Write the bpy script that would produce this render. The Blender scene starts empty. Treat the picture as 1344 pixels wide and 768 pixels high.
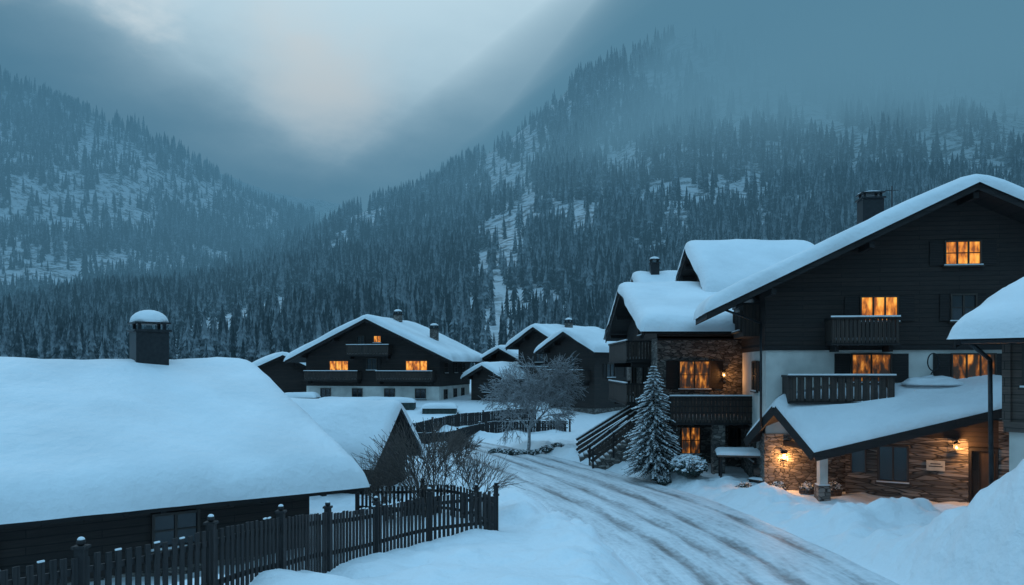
import bpy, math, random
import numpy as np
from mathutils import Vector, Matrix, noise as mnoise
random.seed(7); np.random.seed(7)
scene=bpy.context.scene
R=math.radians
# ------------------------------------------------------------------ materials
def newmat(name):
    m=bpy.data.materials.new(name); m.use_nodes=True
    nt=m.node_tree; b=nt.nodes['Principled BSDF']
    return m,nt,b
def N(nt,t,**kw):
    n=nt.nodes.new(t)
    for k,v in kw.items(): setattr(n,k,v)
    return n
def ramp(nt,stops):
    r=nt.nodes.new('ShaderNodeValToRGB'); e=r.color_ramp.elements
    while len(e)<len(stops): e.new(0.5)
    for i,(p,c) in enumerate(stops):
        e[i].position=p; e[i].color=(c[0],c[1],c[2],1)
    return r
def bump(nt,b,src,strength,dist=0.05):
    bp=N(nt,'ShaderNodeBump'); bp.inputs['Strength'].default_value=strength; bp.inputs['Distance'].default_value=dist
    nt.links.new(src,bp.inputs['Height']); nt.links.new(bp.outputs[0],b.inputs['Normal'])
def mat_snow(name='snow',col=(0.80,0.82,0.84),sc=3.0,bs=0.45):
    m,nt,b=newmat(name)
    g=N(nt,'ShaderNodeNewGeometry')
    n1=N(nt,'ShaderNodeTexNoise'); n1.inputs['Scale'].default_value=sc; n1.inputs['Detail'].default_value=6
    n2=N(nt,'ShaderNodeTexNoise'); n2.inputs['Scale'].default_value=0.35; n2.inputs['Detail'].default_value=3
    nt.links.new(g.outputs['Position'],n1.inputs['Vector']); nt.links.new(g.outputs['Position'],n2.inputs['Vector'])
    r=ramp(nt,[(0.3,tuple(c*0.84 for c in col)),(0.65,col)])
    nt.links.new(n2.outputs[0],r.inputs[0]); nt.links.new(r.outputs[0],b.inputs['Base Color'])
    b.inputs['Roughness'].default_value=0.65
    bump(nt,b,n1.outputs[0],bs,0.15)
    return m
SNOW=mat_snow()
def mat_wood(name,c1,c2,pitch=0.16,vertical=False,rough=0.75):
    m,nt,b=newmat(name)
    tc=N(nt,'ShaderNodeTexCoord'); sp=N(nt,'ShaderNodeSeparateXYZ'); nt.links.new(tc.outputs['Object'],sp.inputs[0])
    add=N(nt,'ShaderNodeMath',operation='ADD'); nt.links.new(sp.outputs[0],add.inputs[0]); nt.links.new(sp.outputs[1],add.inputs[1])
    cb=N(nt,'ShaderNodeCombineXYZ')
    if vertical:
        nt.links.new(sp.outputs[2],cb.inputs[0]); nt.links.new(add.outputs[0],cb.inputs[1])
    else:
        nt.links.new(add.outputs[0],cb.inputs[0]); nt.links.new(sp.outputs[2],cb.inputs[1])
    br=N(nt,'ShaderNodeTexBrick'); br.inputs['Scale'].default_value=1.0
    br.inputs['Brick Width'].default_value=3.1; br.inputs['Row Height'].default_value=pitch
    br.inputs['Mortar Size'].default_value=0.012; br.inputs['Bias'].default_value=0.0
    br.inputs['Color1'].default_value=(*c1,1); br.inputs['Color2'].default_value=(*c2,1)
    br.inputs['Mortar'].default_value=(c1[0]*.3,c1[1]*.3,c1[2]*.3,1)
    nt.links.new(cb.outputs[0],br.inputs['Vector'])
    mp=N(nt,'ShaderNodeMapping'); mp.inputs['Scale'].default_value=(1.2,14,14)
    nt.links.new(cb.outputs[0],mp.inputs[0])
    nz=N(nt,'ShaderNodeTexNoise'); nz.inputs['Scale'].default_value=1.5; nz.inputs['Detail'].default_value=5
    nt.links.new(mp.outputs[0],nz.inputs['Vector'])
    mx=N(nt,'ShaderNodeMixRGB',blend_type='MULTIPLY'); mx.inputs[0].default_value=0.8
    rr=ramp(nt,[(0.25,(0.5,0.5,0.5)),(0.75,(1.3,1.3,1.3))]); nt.links.new(nz.outputs[0],rr.inputs[0])
    nt.links.new(br.outputs[0],mx.inputs[1]); nt.links.new(rr.outputs[0],mx.inputs[2])
    nt.links.new(mx.outputs[0],b.inputs['Base Color']); b.inputs['Roughness'].default_value=rough
    inv=N(nt,'ShaderNodeMath',operation='SUBTRACT'); inv.inputs[0].default_value=1; nt.links.new(br.outputs['Fac'],inv.inputs[1])
    bump(nt,b,inv.outputs[0],0.6,0.02)
    return m
WOOD=mat_wood('dark_timber_siding',(0.034,0.022,0.018),(0.021,0.015,0.013),0.19)
WOODV=mat_wood('balcony_boards',(0.058,0.039,0.030),(0.036,0.026,0.022),0.15,True)
BEAM=mat_wood('roof_beam_timber',(0.018,0.013,0.012),(0.014,0.011,0.011),0.3)
FENCE=mat_wood('fence_wood',(0.026,0.021,0.021),(0.017,0.015,0.016),0.2,True)
GREYW=mat_wood('weathered_boards',(0.13,0.09,0.073),(0.09,0.065,0.054),0.22)
def mat_stone():
    m,nt,b=newmat('stacked_stone')
    tc=N(nt,'ShaderNodeTexCoord'); sp=N(nt,'ShaderNodeSeparateXYZ'); nt.links.new(tc.outputs['Object'],sp.inputs[0])
    add=N(nt,'ShaderNodeMath',operation='ADD'); nt.links.new(sp.outputs[0],add.inputs[0]); nt.links.new(sp.outputs[1],add.inputs[1])
    cb=N(nt,'ShaderNodeCombineXYZ'); nt.links.new(add.outputs[0],cb.inputs[0]); nt.links.new(sp.outputs[2],cb.inputs[1])
    nz=N(nt,'ShaderNodeTexNoise'); nz.inputs['Scale'].default_value=2.5; nt.links.new(cb.outputs[0],nz.inputs['Vector'])
    mx=N(nt,'ShaderNodeMixRGB',blend_type='ADD'); mx.inputs[0].default_value=0.06
    nt.links.new(cb.outputs[0],mx.inputs[1]); nt.links.new(nz.outputs['Color'],mx.inputs[2])
    mp=N(nt,'ShaderNodeMapping'); mp.inputs['Scale'].default_value=(3.4,9.0,1); nt.links.new(mx.outputs[0],mp.inputs[0])
    v=N(nt,'ShaderNodeTexVoronoi'); v.inputs['Scale'].default_value=1.0; nt.links.new(mp.outputs[0],v.inputs['Vector'])
    v2=N(nt,'ShaderNodeTexVoronoi',feature='DISTANCE_TO_EDGE'); v2.inputs['Scale'].default_value=1.0; nt.links.new(mp.outputs[0],v2.inputs['Vector'])
    s2=N(nt,'ShaderNodeSeparateXYZ'); nt.links.new(v.outputs['Color'],s2.inputs[0])
    r=ramp(nt,[(0,(0.075,0.065,0.06)),(0.5,(0.16,0.14,0.125)),(1,(0.29,0.255,0.23))]); nt.links.new(s2.outputs[0],r.inputs[0])
    e=ramp(nt,[(0.0,(0.15,0.15,0.15)),(0.09,(1,1,1))]); nt.links.new(v2.outputs['Distance'],e.inputs[0])
    mu=N(nt,'ShaderNodeMixRGB',blend_type='MULTIPLY'); mu.inputs[0].default_value=1
    nt.links.new(r.outputs[0],mu.inputs[1]); nt.links.new(e.outputs[0],mu.inputs[2])
    nt.links.new(mu.outputs[0],b.inputs['Base Color']); b.inputs['Roughness'].default_value=0.85
    bump(nt,b,e.outputs[0],0.9,0.04)
    return m
STONE=mat_stone()
def mat_plain(name,col,rough=0.7,nscale=6,var=0.15,bs=0.1,metal=0):
    m,nt,b=newmat(name); tc=N(nt,'ShaderNodeTexCoord')
    nz=N(nt,'ShaderNodeTexNoise'); nz.inputs['Scale'].default_value=nscale; nz.inputs['Detail'].default_value=5
    nt.links.new(tc.outputs['Object'],nz.inputs['Vector'])
    r=ramp(nt,[(0.3,tuple(c*(1-var) for c in col)),(0.7,tuple(min(1,c*(1+var)) for c in col))])
    nt.links.new(nz.outputs[0],r.inputs[0]); nt.links.new(r.outputs[0],b.inputs['Base Color'])
    b.inputs['Roughness'].default_value=rough; b.inputs['Metallic'].default_value=metal
    bump(nt,b,nz.outputs[0],bs,0.02); return m
PLASTER=mat_plain('white_plaster',(0.60,0.58,0.54),0.9,1.3,0.16)
METAL=mat_plain('dark_metal',(0.03,0.032,0.035),0.45,8,0.2,0.05,0.6)
FRAME=mat_plain('window_frame_paint',(0.04,0.027,0.02),0.5)
SHUT=mat_wood('shutter_wood',(0.028,0.020,0.018),(0.020,0.015,0.014),0.07)
BARK=mat_plain('bark',(0.05,0.042,0.038),0.9,12,0.4,0.5)
FROST=mat_plain('frosted_twigs',(0.30,0.295,0.30),0.9,9,0.55,0.3)
TWIG=mat_plain('dark_twigs',(0.10,0.08,0.07),0.9,9,0.5,0.3)
NEEDLE=mat_plain('spruce_needles',(0.030,0.045,0.040),0.8,5,0.5,0.0)
SIGNM=mat_plain('sign_board',(0.5,0.46,0.38),0.6)
def mat_glass():
    m,nt,b=newmat('dark_window_glass'); b.inputs['Base Color'].default_value=(0.018,0.024,0.03,1)
    b.inputs['Roughness'].default_value=0.08; b.inputs['Specular IOR Level'].default_value=0.6; return m
GLASS=mat_glass()
def mat_lit(name,strength,c1,c2,dark,thr=(.33,.5,.68)):
    m,nt,b=newmat(name); tc=N(nt,'ShaderNodeTexCoord')
    mp=N(nt,'ShaderNodeMapping'); mp.inputs['Scale'].default_value=(3.2,3.2,1.2); nt.links.new(tc.outputs['Object'],mp.inputs[0])
    nz=N(nt,'ShaderNodeTexNoise'); nz.inputs['Scale'].default_value=1.5; nz.inputs['Detail'].default_value=3
    nt.links.new(mp.outputs[0],nz.inputs['Vector'])
    r=ramp(nt,[(thr[0],dark),(thr[1],c1),(thr[2],c2)]); nt.links.new(nz.outputs[0],r.inputs[0])
    b.inputs['Base Color'].default_value=(0.05,0.04,0.03,1); b.inputs['Roughness'].default_value=0.3
    nt.links.new(r.outputs[0],b.inputs['Emission Color']); b.inputs['Emission Strength'].default_value=strength
    return m
LIT=mat_lit('lit_window_pane',1.15,(0.72,0.22,0.022),(1.0,0.48,0.08),(0.22,0.055,0.01),(.36,.50,.66))
LIT2=mat_lit('dim_window_pane',1.0,(0.20,0.06,0.01),(0.75,0.28,0.045),(0.018,0.012,0.01),(.43,.56,.69))
BULB=mat_lit('lamp_glow',7.0,(1,0.5,0.15),(1,0.6,0.2),(1,0.45,0.12))
# ------------------------------------------------------------------ mesh builder
class MB:
    def __init__(s): s.v=[]; s.f=[]; s.m=[]; s.mats=[]; s.smooth=[]
    def mi(s,mat):
        if mat not in s.mats: s.mats.append(mat)
        return s.mats.index(mat)
    def poly(s,pts,mat,sm=False):
        b=len(s.v); s.v+= [tuple(p) for p in pts]; s.f.append(tuple(range(b,b+len(pts)))); s.m.append(s.mi(mat)); s.smooth.append(sm)
    def raw(s,vs,fs,mat,sm=False):
        b=len(s.v); s.v+=[tuple(p) for p in vs]; i=s.mi(mat)
        for f in fs: s.f.append(tuple(b+k for k in f)); s.m.append(i); s.smooth.append(sm)
    def box(s,mat,x0,x1,y0,y1,z0,z1):
        if x0>x1:x0,x1=x1,x0
        if y0>y1:y0,y1=y1,y0
        if z0>z1:z0,z1=z1,z0
        vs=[(x0,y0,z0),(x1,y0,z0),(x1,y1,z0),(x0,y1,z0),(x0,y0,z1),(x1,y0,z1),(x1,y1,z1),(x0,y1,z1)]
        s.raw(vs,[(0,3,2,1),(4,5,6,7),(0,1,5,4),(1,2,6,5),(2,3,7,6),(3,0,4,7)],mat)
    def tube(s,mat,p0,p1,r0,r1,n=6,caps=True):
        p0=Vector(p0);p1=Vector(p1); d=(p1-p0)
        if d.length<1e-6: return
        d.normalize(); a=d.orthogonal().normalized(); b=d.cross(a)
        vs=[]
        for p,r in((p0,r0),(p1,r1)):
            for k in range(n):
                t=2*math.pi*k/n; vs.append(p+(a*math.cos(t)+b*math.sin(t))*r)
        fs=[(k,(k+1)%n,n+(k+1)%n,n+k) for k in range(n)]
        if caps: fs+=[tuple(range(n-1,-1,-1)),tuple(range(n,2*n))]
        s.raw(vs,fs,mat,True)
    def bar(s,mat,p0,p1,w,h):  # oriented rectangular bar
        p0=Vector(p0);p1=Vector(p1); d=(p1-p0).normalized(); up=Vector((0,0,1))
        a=d.cross(up)
        if a.length<1e-4: a=Vector((1,0,0))
        a.normalize(); b=a.cross(d).normalized()
        vs=[]
        for p in(p0,p1):
            for (i,j) in((-1,-1),(1,-1),(1,1),(-1,1)): vs.append(p+a*i*w/2+b*j*h/2)
        s.raw(vs,[(0,1,2,3),(7,6,5,4),(0,4,5,1),(1,5,6,2),(2,6,7,3),(3,7,4,0)],mat)
    def dome(s,mat,c,rx,ry,rz,n=14,m=6,low=0.0,jit=0.0):
        vs=[];fs=[]
        for i in range(m+1):
            ph=low+(math.pi/2-low)*i/m
            for k in range(n):
                t=2*math.pi*k/n; q=1+jit*mnoise.noise(Vector((c[0]+math.cos(t)*2,c[1]+math.sin(t)*2,ph*2)))
                vs.append((c[0]+rx*q*math.cos(ph)*math.cos(t),c[1]+ry*q*math.cos(ph)*math.sin(t),c[2]+rz*q*math.sin(ph)))
        for i in range(m):
            for k in range(n): fs.append((i*n+k,i*n+(k+1)%n,(i+1)*n+(k+1)%n,(i+1)*n+k))
        fs.append(tuple(range(n-1,-1,-1)))
        s.raw(vs,fs,mat,True)
    def obj(s,name,parent=None):
        me=bpy.data.meshes.new(name); me.from_pydata(s.v,[],s.f)
        for m in s.mats: me.materials.append(m)
        me.polygons.foreach_set('material_index',s.m); me.polygons.foreach_set('use_smooth',s.smooth)
        me.update(); o=bpy.data.objects.new(name,me); scene.collection.objects.link(o)
        if parent: o.parent=parent
        return o
class Bld:
    def __init__(s,name,loc=(0,0,0),yaw=0):
        s.e=bpy.data.objects.new(name,None); s.e.location=loc; s.e.rotation_euler=(0,0,R(yaw)); s.e.empty_display_size=0.5
        scene.collection.objects.link(s.e); s.p={}
    def __getitem__(s,k):
        if k not in s.p: s.p[k]=MB()
        return s.p[k]
    def done(s):
        for k,m in s.p.items(): m.obj(k,s.e)
# ------------------------------------------------------------------ snow helpers
def edge(s,r): 
    q=min(max(s/r,0),1); return math.sqrt(max(0,1-(1-q)**2))
def samples(a,b,step,r):
    L=b-a; off=[0,.03*r,.12*r,.3*r,.6*r,r]
    off=[o for o in off if o<L*0.45]
    n=max(1,int((L-2*off[-1])/step))
    mid=[a+off[-1]+(L-2*off[-1])*i/n for i in range(1,n)]
    return [a+o for o in off]+mid+[b-o for o in reversed(off)]
def snow_gable(mb,x0,xr,x1,ze0,zr,ze1,y0,y1,t,step=0.5,ov=0.13,seed=0):
    s0=(zr-ze0)/(xr-x0); s1=(zr-ze1)/(x1-xr); r=max(0.3,t*1.5); rr=0.55
    def rz(x): return zr-s0*(xr-x) if x<xr else zr-s1*(x-xr)
    xs=sorted(set(samples(x0-ov,x1+ov,step,r)+[xr])); ys=samples(y0-ov,y1+ov,step,r)
    vs=[]
    for x in xs:
        for y in ys:
            dx=min(x-(x0-ov),(x1+ov)-x); dy=min(y-(y0-ov),(y1+ov)-y)
            p=edge(dx,r)*edge(dy,r); d=abs(x-xr); s=s0 if x<xr else s1
            nz=mnoise.noise(Vector((x*.45+seed,y*.45,seed*3)))*.34+mnoise.noise(Vector((x*1.3+seed,y*1.3,seed)))*.13
            th=t*(1+nz)+s*(d-(math.sqrt(d*d+rr*rr)-rr))
            if dx<r*.1 or dy<r*.1: base=rz(x)-0.07
            else: base=rz(x)+0.01
            wob=0.13*mnoise.noise(Vector((y*.8,x*.8,seed+5)))
            X=x+(wob if dx<.01 else 0); Y=y+(wob if dy<.01 else 0)
            vs.append((X,Y,base+p*th))
    ny=len(ys); fs=[]
    for i in range(len(xs)-1):
        for j in range(ny-1): fs.append((i*ny+j,(i+1)*ny+j,(i+1)*ny+j+1,i*ny+j+1))
    mb.raw(vs,fs,SNOW,True)
def snow_patch(mb,p00,p10,p11,p01,t,rnd=(1,1,1,1),step=0.35,seed=0):
    p00,p10,p11,p01=map(Vector,(p00,p10,p11,p01)); r=max(.2,t*1.4)
    LU=max((p10-p00).length,(p11-p01).length); LV=max((p01-p00).length,(p11-p10).length)
    us=samples(0,LU,step,r); vv=samples(0,LV,step,r); vs=[]
    for u in us:
        for v in vv:
            a=u/LU;b=v/LV; q=(p00*(1-a)+p10*a)*(1-b)+(p01*(1-a)+p11*a)*b
            p=1
            if rnd[0]: p*=edge(u,r)
            if rnd[1]: p*=edge(LU-u,r)
            if rnd[2]: p*=edge(v,r)
            if rnd[3]: p*=edge(LV-v,r)
            nz=mnoise.noise(Vector((q.x*.6+seed,q.y*.6,seed)))*.35
            vs.append((q.x,q.y,q.z+.006-(0.03 if p<.01 else 0)+t*p*(1+nz)))
    n=len(vv); fs=[(i*n+j,(i+1)*n+j,(i+1)*n+j+1,i*n+j+1) for i in range(len(us)-1) for j in range(n-1)]
    mb.raw(vs,fs,SNOW,True)
def snow_strip(mb,x0,x1,y0,y1,z,t=.08):
    snow_patch(mb,(x0,y0,z),(x1,y0,z),(x1,y1,z),(x0,y1,z),t,step=.6)
# ------------------------------------------------------------------ chalet parts
def gable_roof(b,x0,xr,x1,ze0,zr,ze1,y0,y1,tb=.22,t=.32,snow=True,seed=0,part='roof',step=.5):
    m=b[part]
    for (xa,za,xb,zb) in((x0,ze0,xr,zr),(xr,zr,x1,ze1)):
        vs=[(xa,y0,za-tb),(xb,y0,zb-tb),(xb,y1,zb-tb),(xa,y1,za-tb),(xa,y0,za),(xb,y0,zb),(xb,y1,zb),(xa,y1,za)]
        m.raw(vs,[(0,3,2,1),(4,5,6,7),(0,1,5,4),(2,3,7,6),(3,0,4,7),(1,2,6,5)],BEAM)
    for yy,sg in((y0,-1),(y1,1)):      # barge boards
        for (xa,za,xb,zb) in((x0,ze0,xr,zr),(xr,zr,x1,ze1)):
            h=.34; ya=yy+sg*.003; yb=yy+sg*.06
            vs=[(xa,ya,za-h),(xb,ya,zb-h),(xb,yb,zb-h),(xa,yb,za-h),(xa,ya,za-.02),(xb,ya,zb-.02),(xb,yb,zb-.02),(xa,yb,za-.02)]
            m.raw(vs,[(0,3,2,1),(4,5,6,7),(0,1,5,4),(1,2,6,5),(2,3,7,6),(3,0,4,7)],BEAM)
    if snow: snow_gable(b[part+'_snow'],x0,xr,x1,ze0,zr,ze1,y0-.06,y1+.06,t,step=step,seed=seed)
def roofz(x,x0,xr,x1,ze0,zr,ze1):
    return zr-(zr-ze0)*(xr-x)/(xr-x0) if x<xr else zr-(zr-ze1)*(x-xr)/(x1-xr)
def gable_walls(b,rp,wx0,wx1,wy0,wy1,zb,zs,mlow,mup,tb=.225):
    m=b['walls']; xr=rp[1]
    if zs>zb: m.box(mlow,wx0+.04,wx1-.04,wy0+.04,wy1-.04,zb,zs)
    top=[(wx0,roofz(wx0,*rp)-tb)]
    if wx0<xr<wx1: top.append((xr,rp[4]-tb))
    top.append((wx1,roofz(wx1,*rp)-tb))
    prof=[(wx0,zs),(wx1,zs)]+top[::-1]
    n=len(prof); vs=[(x,wy0,z) for x,z in prof]+[(x,wy1,z) for x,z in prof]
    fs=[tuple(range(n)),tuple(range(2*n-1,n-1,-1))]+[(i,n+i,n+(i+1)%n,(i+1)%n) for i in range(n)]
    m.raw(vs,fs,mup)
def purlins(b,rp,wx0,wx1,y0,wy0,tb=.225):
    xr=rp[1]
    for x in (wx0+.1,(wx0+xr)/2,xr,(wx1+xr)/2,wx1-.1):
        z=roofz(x,*rp)-tb-.03; 
        b['purlins'].box(BEAM,x-.1,x+.1,y0+.12,wy0+.05,z-.3,z-.06)
def FB(m,mat,face,u0,u1,v0,v1,n0,n1):
    k,c=face
    if k=='front': m.box(mat,u0,u1,c-n0,c-n1,v0,v1)
    elif k=='back': m.box(mat,u0,u1,c+n0,c+n1,v0,v1)
    elif k=='left': m.box(mat,c-n0,c-n1,u0,u1,v0,v1)
    else: m.box(mat,c+n0,c+n1,u0,u1,v0,v1)
def window(b,face,u,v,w,h,lit=False,shut=True,cols=2,rows=2,frame=None,snow=True):
    m=b['windows']; fr=frame or FRAME; u0=u-w/2;u1=u+w/2
    FB(m,(LIT2 if lit==2 else LIT) if lit else GLASS,face,u0,u1,v,v+h,.004,.02)
    f=.07
    FB(m,fr,face,u0-f,u0,v-f,v+h+f,.0,.1); FB(m,fr,face,u1,u1+f,v-f,v+h+f,.0,.1)
    FB(m,fr,face,u0,u1,v+h,v+h+f,.0,.097); FB(m,fr,face,u0,u1,v-f,v,.0,.097)
    for i in range(1,cols): 
        q=u0+w*i/cols; FB(m,fr,face,q-.035,q+.035,v,v+h,.0,.07)
    for j in range(1,rows):
        q=v+h*j/rows; FB(m,fr,face,u0,u1,q-.02,q+.02,.0,.05)
    FB(m,fr,face,u0-.14,u1+.14,v-f-.06,v-f-.002,.0,.17)
    if snow: FB(m,SNOW,face,u0-.1,u1+.1,v-f,v-f+.05,.102,.16)
    if shut:
        sw=w*.42
        FB(b['shutters'],SHUT,face,u0-f-.02-sw,u0-f-.02,v-.05,v+h+.05,.01,.06)
        FB(b['shutters'],SHUT,face,u1+f+.02,u1+f+.02+sw,v-.05,v+h+.05,.01,.06)
def balcony(b,face,u0,u1,v,depth,rh=1.0,pitch=.16,gap=.03,mat=None,snow=True,brk=True):
    m=b['balcony']; mat=mat or WOODV
    FB(m,BEAM,face,u0,u1,v-.18,v,.002,depth)
    n=max(2,int((u1-u0)/pitch)); p=(u1-u0)/n
    for i in range(n): FB(m,mat,face,u0+i*p+gap/2,u0+(i+1)*p-gap/2,v-.1,v+rh-.08,depth+.002,depth+.035)
    for uu,d in((u0,.03),(u1,-.03)):
        k=max(2,int(depth/pitch)); pp=depth/k
        for i in range(k): FB(m,mat,face,uu,uu+d,v+.004,v+rh-.08,i*pp+gap/2,(i+1)*pp-gap/2)
        FB(m,BEAM,face,uu-.03,uu+.05 if d>0 else uu+.03,v+rh-.078,v+rh,0,depth-.03)
    FB(m,BEAM,face,u0-.06,u1+.06,v+rh-.078,v+rh+.002,depth-.028,depth+.09)
    FB(m,BEAM,face,u0-.05,u1+.05,v-.2,v-.12,depth+.037,depth+.09)
    if snow: FB(b['balcony_snow'],SNOW,face,u0-.04,u1+.04,v+rh+.004,v+rh+.07,depth-.01,depth+.075)
    if snow: FB(b['balcony_snow'],SNOW,face,u0+.05,u1-.05,v+.003,v+.12,.3,depth-.05)
    if brk:
        for uu in (u0+.25,u1-.25): FB(m,BEAM,face,uu-.08,uu+.08,v-.45,v-.182,0,depth*.8)
def chimney(b,x,y,z0,z1,w,mat=STONE,sn=.25):
    m=b['chimney']
    m.box(mat,x-w/2,x+w/2,y-w/2,y+w/2,z0,z1-.32)
    m.box(METAL,x-w/2-.07,x+w/2+.07,y-w/2-.07,y+w/2+.07,z1-.318,z1-.24)
    for sx in(-1,1):
        for sy in(-1,1): m.box(METAL,x+sx*w*.38-.05,x+sx*w*.38+.05,y+sy*w*.38-.05,y+sy*w*.38+.05,z1-.238,z1-.06)
    m.box(METAL,x-w/2-.05,x+w/2+.05,y-w/2-.05,y+w/2+.05,z1-.058,z1)
    b['chimney_snow'].dome(SNOW,(x,y,z1+.003),w*.6,w*.6,sn,n=16)
# ------------------------------------------------------------------ ground
def hsh(ix,iy,s):
    v=np.sin(ix*127.1+iy*311.7+s*74.7)*43758.5453; return v-np.floor(v)
def vn(x,y,s=0):
    x=np.asarray(x,float);y=np.asarray(y,float)
    ix=np.floor(x);iy=np.floor(y);fx=x-ix;fy=y-iy; fx=fx*fx*(3-2*fx);fy=fy*fy*(3-2*fy)
    return (hsh(ix,iy,s)*(1-fx)+hsh(ix+1,iy,s)*fx)*(1-fy)+(hsh(ix,iy+1,s)*(1-fx)+hsh(ix+1,iy+1,s)*fx)*fy
def fbm(x,y,s=0,o=4):
    t=0;a=.5;f=1.0
    for i in range(o): t=t+a*vn(x*f,y*f,s+i); a*=.5; f*=2.03
    return t
ROADC=[(7.2,-10),(7.0,5),(6.9,14),(6.6,20.3),(6.1,25),(4.7,32),(2.5,39),(.1,46),(-2.6,53),(-6.5,60),(-14,68)]
ROADW=[3.3,3.3,3.3,3.2,3.3,3.6,3.4,3.2,2.6,2.2,2.0]
def catmull(P,n=8):
    out=[]
    for i in range(len(P)-1):
        p0=np.array(P[max(i-1,0)]);p1=np.array(P[i]);p2=np.array(P[i+1]);p3=np.array(P[min(i+2,len(P)-1)])
        for k in range(n):
            t=k/n; out.append(.5*((2*p1)+(-p0+p2)*t+(2*p0-5*p1+4*p2-p3)*t*t+(-p0+3*p1-3*p2+p3)*t**3))
    out.append(np.array(P[-1],float)); return np.array(out)
RC=catmull([(a[0],a[1],w) for a,w in zip(ROADC,ROADW)],8)
def road_d(x,y):
    best=np.full(x.shape,1e9)
    for i in range(len(RC)-1):
        a=RC[i];b=RC[i+1]; dx=b[0]-a[0];dy=b[1]-a[1];L=dx*dx+dy*dy
        t=np.clip(((x-a[0])*dx+(y-a[1])*dy)/L,0,1)
        d=np.hypot(x-a[0]-t*dx,y-a[1]-t*dy)-(a[2]+(b[2]-a[2])*t)
        best=np.minimum(best,d)
    return best
CP=[(-.45,22.5,1.1),(-2.2,21.2,1.0),(-3.8,18.1,1.2),(-4.6,14.5,1.6),(-5.2,12,1.85),(-6.4,10,1.95),(-9,8,1.95),(-1.1,16,1.15),(-2.8,13,1.75),(0.5,19,.9),
(0,8,2.2),(-2,4,2.6),(.9,24.5,.45),(-.8,26,.7),(-3,24,.5),(-5,22.5,.2),(-7,19,.2),(-10,15,.3),(-2.5,28,.5),(-5.5,28,.3),(-3,34,.1),(-6,32,0),(-10,35,0),(-14,28,0),
(-2.5,42,.1),(-8,45,.1),(-6,52,.2),(-12,58,.3),(-5,66,.6),(2,60,.2),(1,52,.05),(4,50,.3),(5,45,.3),(6.5,39,.45),(9,38,.45),(8,36,.35),(10,35,.3),(9.5,33,.1),(12,33,.1),(14,31.5,.1),(17,30,.1),(13,28,.3),(16,26,.4),(20,24,.8),(12,22,.4),(11,17,.6),(11,10,1),(14,5,1.5),
(7,60,.6),(12,60,.8),(-20,60,.6),(20,50,.8),(20,40,.5),(-20,40,0),(-20,20,.5),(-16,10,1.5)]
CP+=[(RC[i][0],RC[i][1],0.0) for i in range(0,len(RC),3)]
M1X=[-900,-600,-450,-360,-278,-197,-180,-91,-18,63,185,546,1200,2000]
M1Z=[0,2,18,62,100,138,157,190,238,290,345,420,560,600]
K2=.80
M2X=[v*K2 for v in [-2600,-1300,-900,-660,-458,-324,-200,0,200,2600]]
M2Z=[v*K2 for v in [800,660,500,412,290,232,160,70,20,0]]
def sstep(a,b,x): t=np.clip((x-a)/(b-a),0,1); return t*t*(3-2*t)
def far_h(x,y):
    base=np.interp(y,[60,70,80,100,150,300,2000],[.6,1.3,2.1,2.6,3.6,7,10])
    xe=x-np.clip(850-y,0,700)*.16
    q=np.clip((y-150)/700,0,None); h1=np.interp(xe,M1X,M1Z)*np.where(y<850,np.clip(q,0,1)**1.3,np.clip(1-(y-850)/900,0,1))
    q2=np.clip((y-330)/790,0,1); h2=np.interp(x,M2X,M2Z)*np.where(y<1120,q2**1.1,np.clip(1-(y-1120)/1400,0,1))
    h3=(450-.28*(x+700))*sstep(1350,1900,y)*sstep(500,100,x)
    amp=sstep(160,500,y)
    h=np.maximum(np.maximum(h1,h2),h3)
    gul=(fbm(x/90+3,y/170,5,4)-.47)*np.clip(h*.28,0,44)+(fbm(x/28,y/28,9,3)-.45)*10*amp
    return base+h+gul
def ground(x,y):
    x=np.asarray(x,float);y=np.asarray(y,float); sh=x.shape; x=x.ravel();y=y.ravel()
    num=np.full(x.shape,1e-9*.3);den=np.full(x.shape,1e-9)
    for (a,b,c) in CP:
        s=2.0 if b<36 else 3.4
        w=np.exp(-((x-a)**2+(y-b)**2)/(2*s*s))+1e-7/(1+((x-a)**2+(y-b)**2)); num+=w*c; den+=w
    near=num/den
    rd=road_d(x,y)
    lump=(fbm(x/1.1,y/1.1,21,4)-.47); lump2=fbm(x/.5,y/.5,61,3)-.44
    bank=.42*sstep(0,.9,rd)*(1-.75*sstep(1.2,3.4,rd))*(.75+1.9*lump+.9*lump2)
    near=near*sstep(-.6,1.6,rd)+np.where(rd>0,bank,0)
    near+=(np.where(rd>.5,.28,0.0)*lump+np.where(rd>.5,.55,0)*(fbm(x/3.4,y/3.4,71,3)-.44))*sstep(.5,2,rd)
    near+=3.25*np.exp(-(((x-13.2)/3.0)**2+((y-18.0)/3.0)**2))*(1+.14*lump)*sstep(-.3,1.5,rd)
    near+=.85*np.exp(-(((x-12.8)/2.0)**2+((y-26.8)/1.1)**2))*(1+.9*lump+.3*lump2)*sstep(-.3,1.2,rd)
    f=far_h(x,y); k=sstep(58,74,y)
    k=np.maximum(k,sstep(25,60,np.abs(x))*sstep(0,60,y))
    z=near*(1-k)+f*k
    return z.reshape(sh)
def gz(x,y): return float(ground(np.array([x]),np.array([y]))[0])
def axis(lo,f0,f1,hi,step,g):
    a=list(np.arange(f0,f1+1e-6,step)); s=step; v=f1
    while v<hi: s=min(s*g,26); v+=s; a.append(v)
    s=step; v=f0; pre=[]
    while v>lo: s=min(s*g,26); v-=s; pre.append(v)
    return np.array(pre[::-1]+a)
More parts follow.
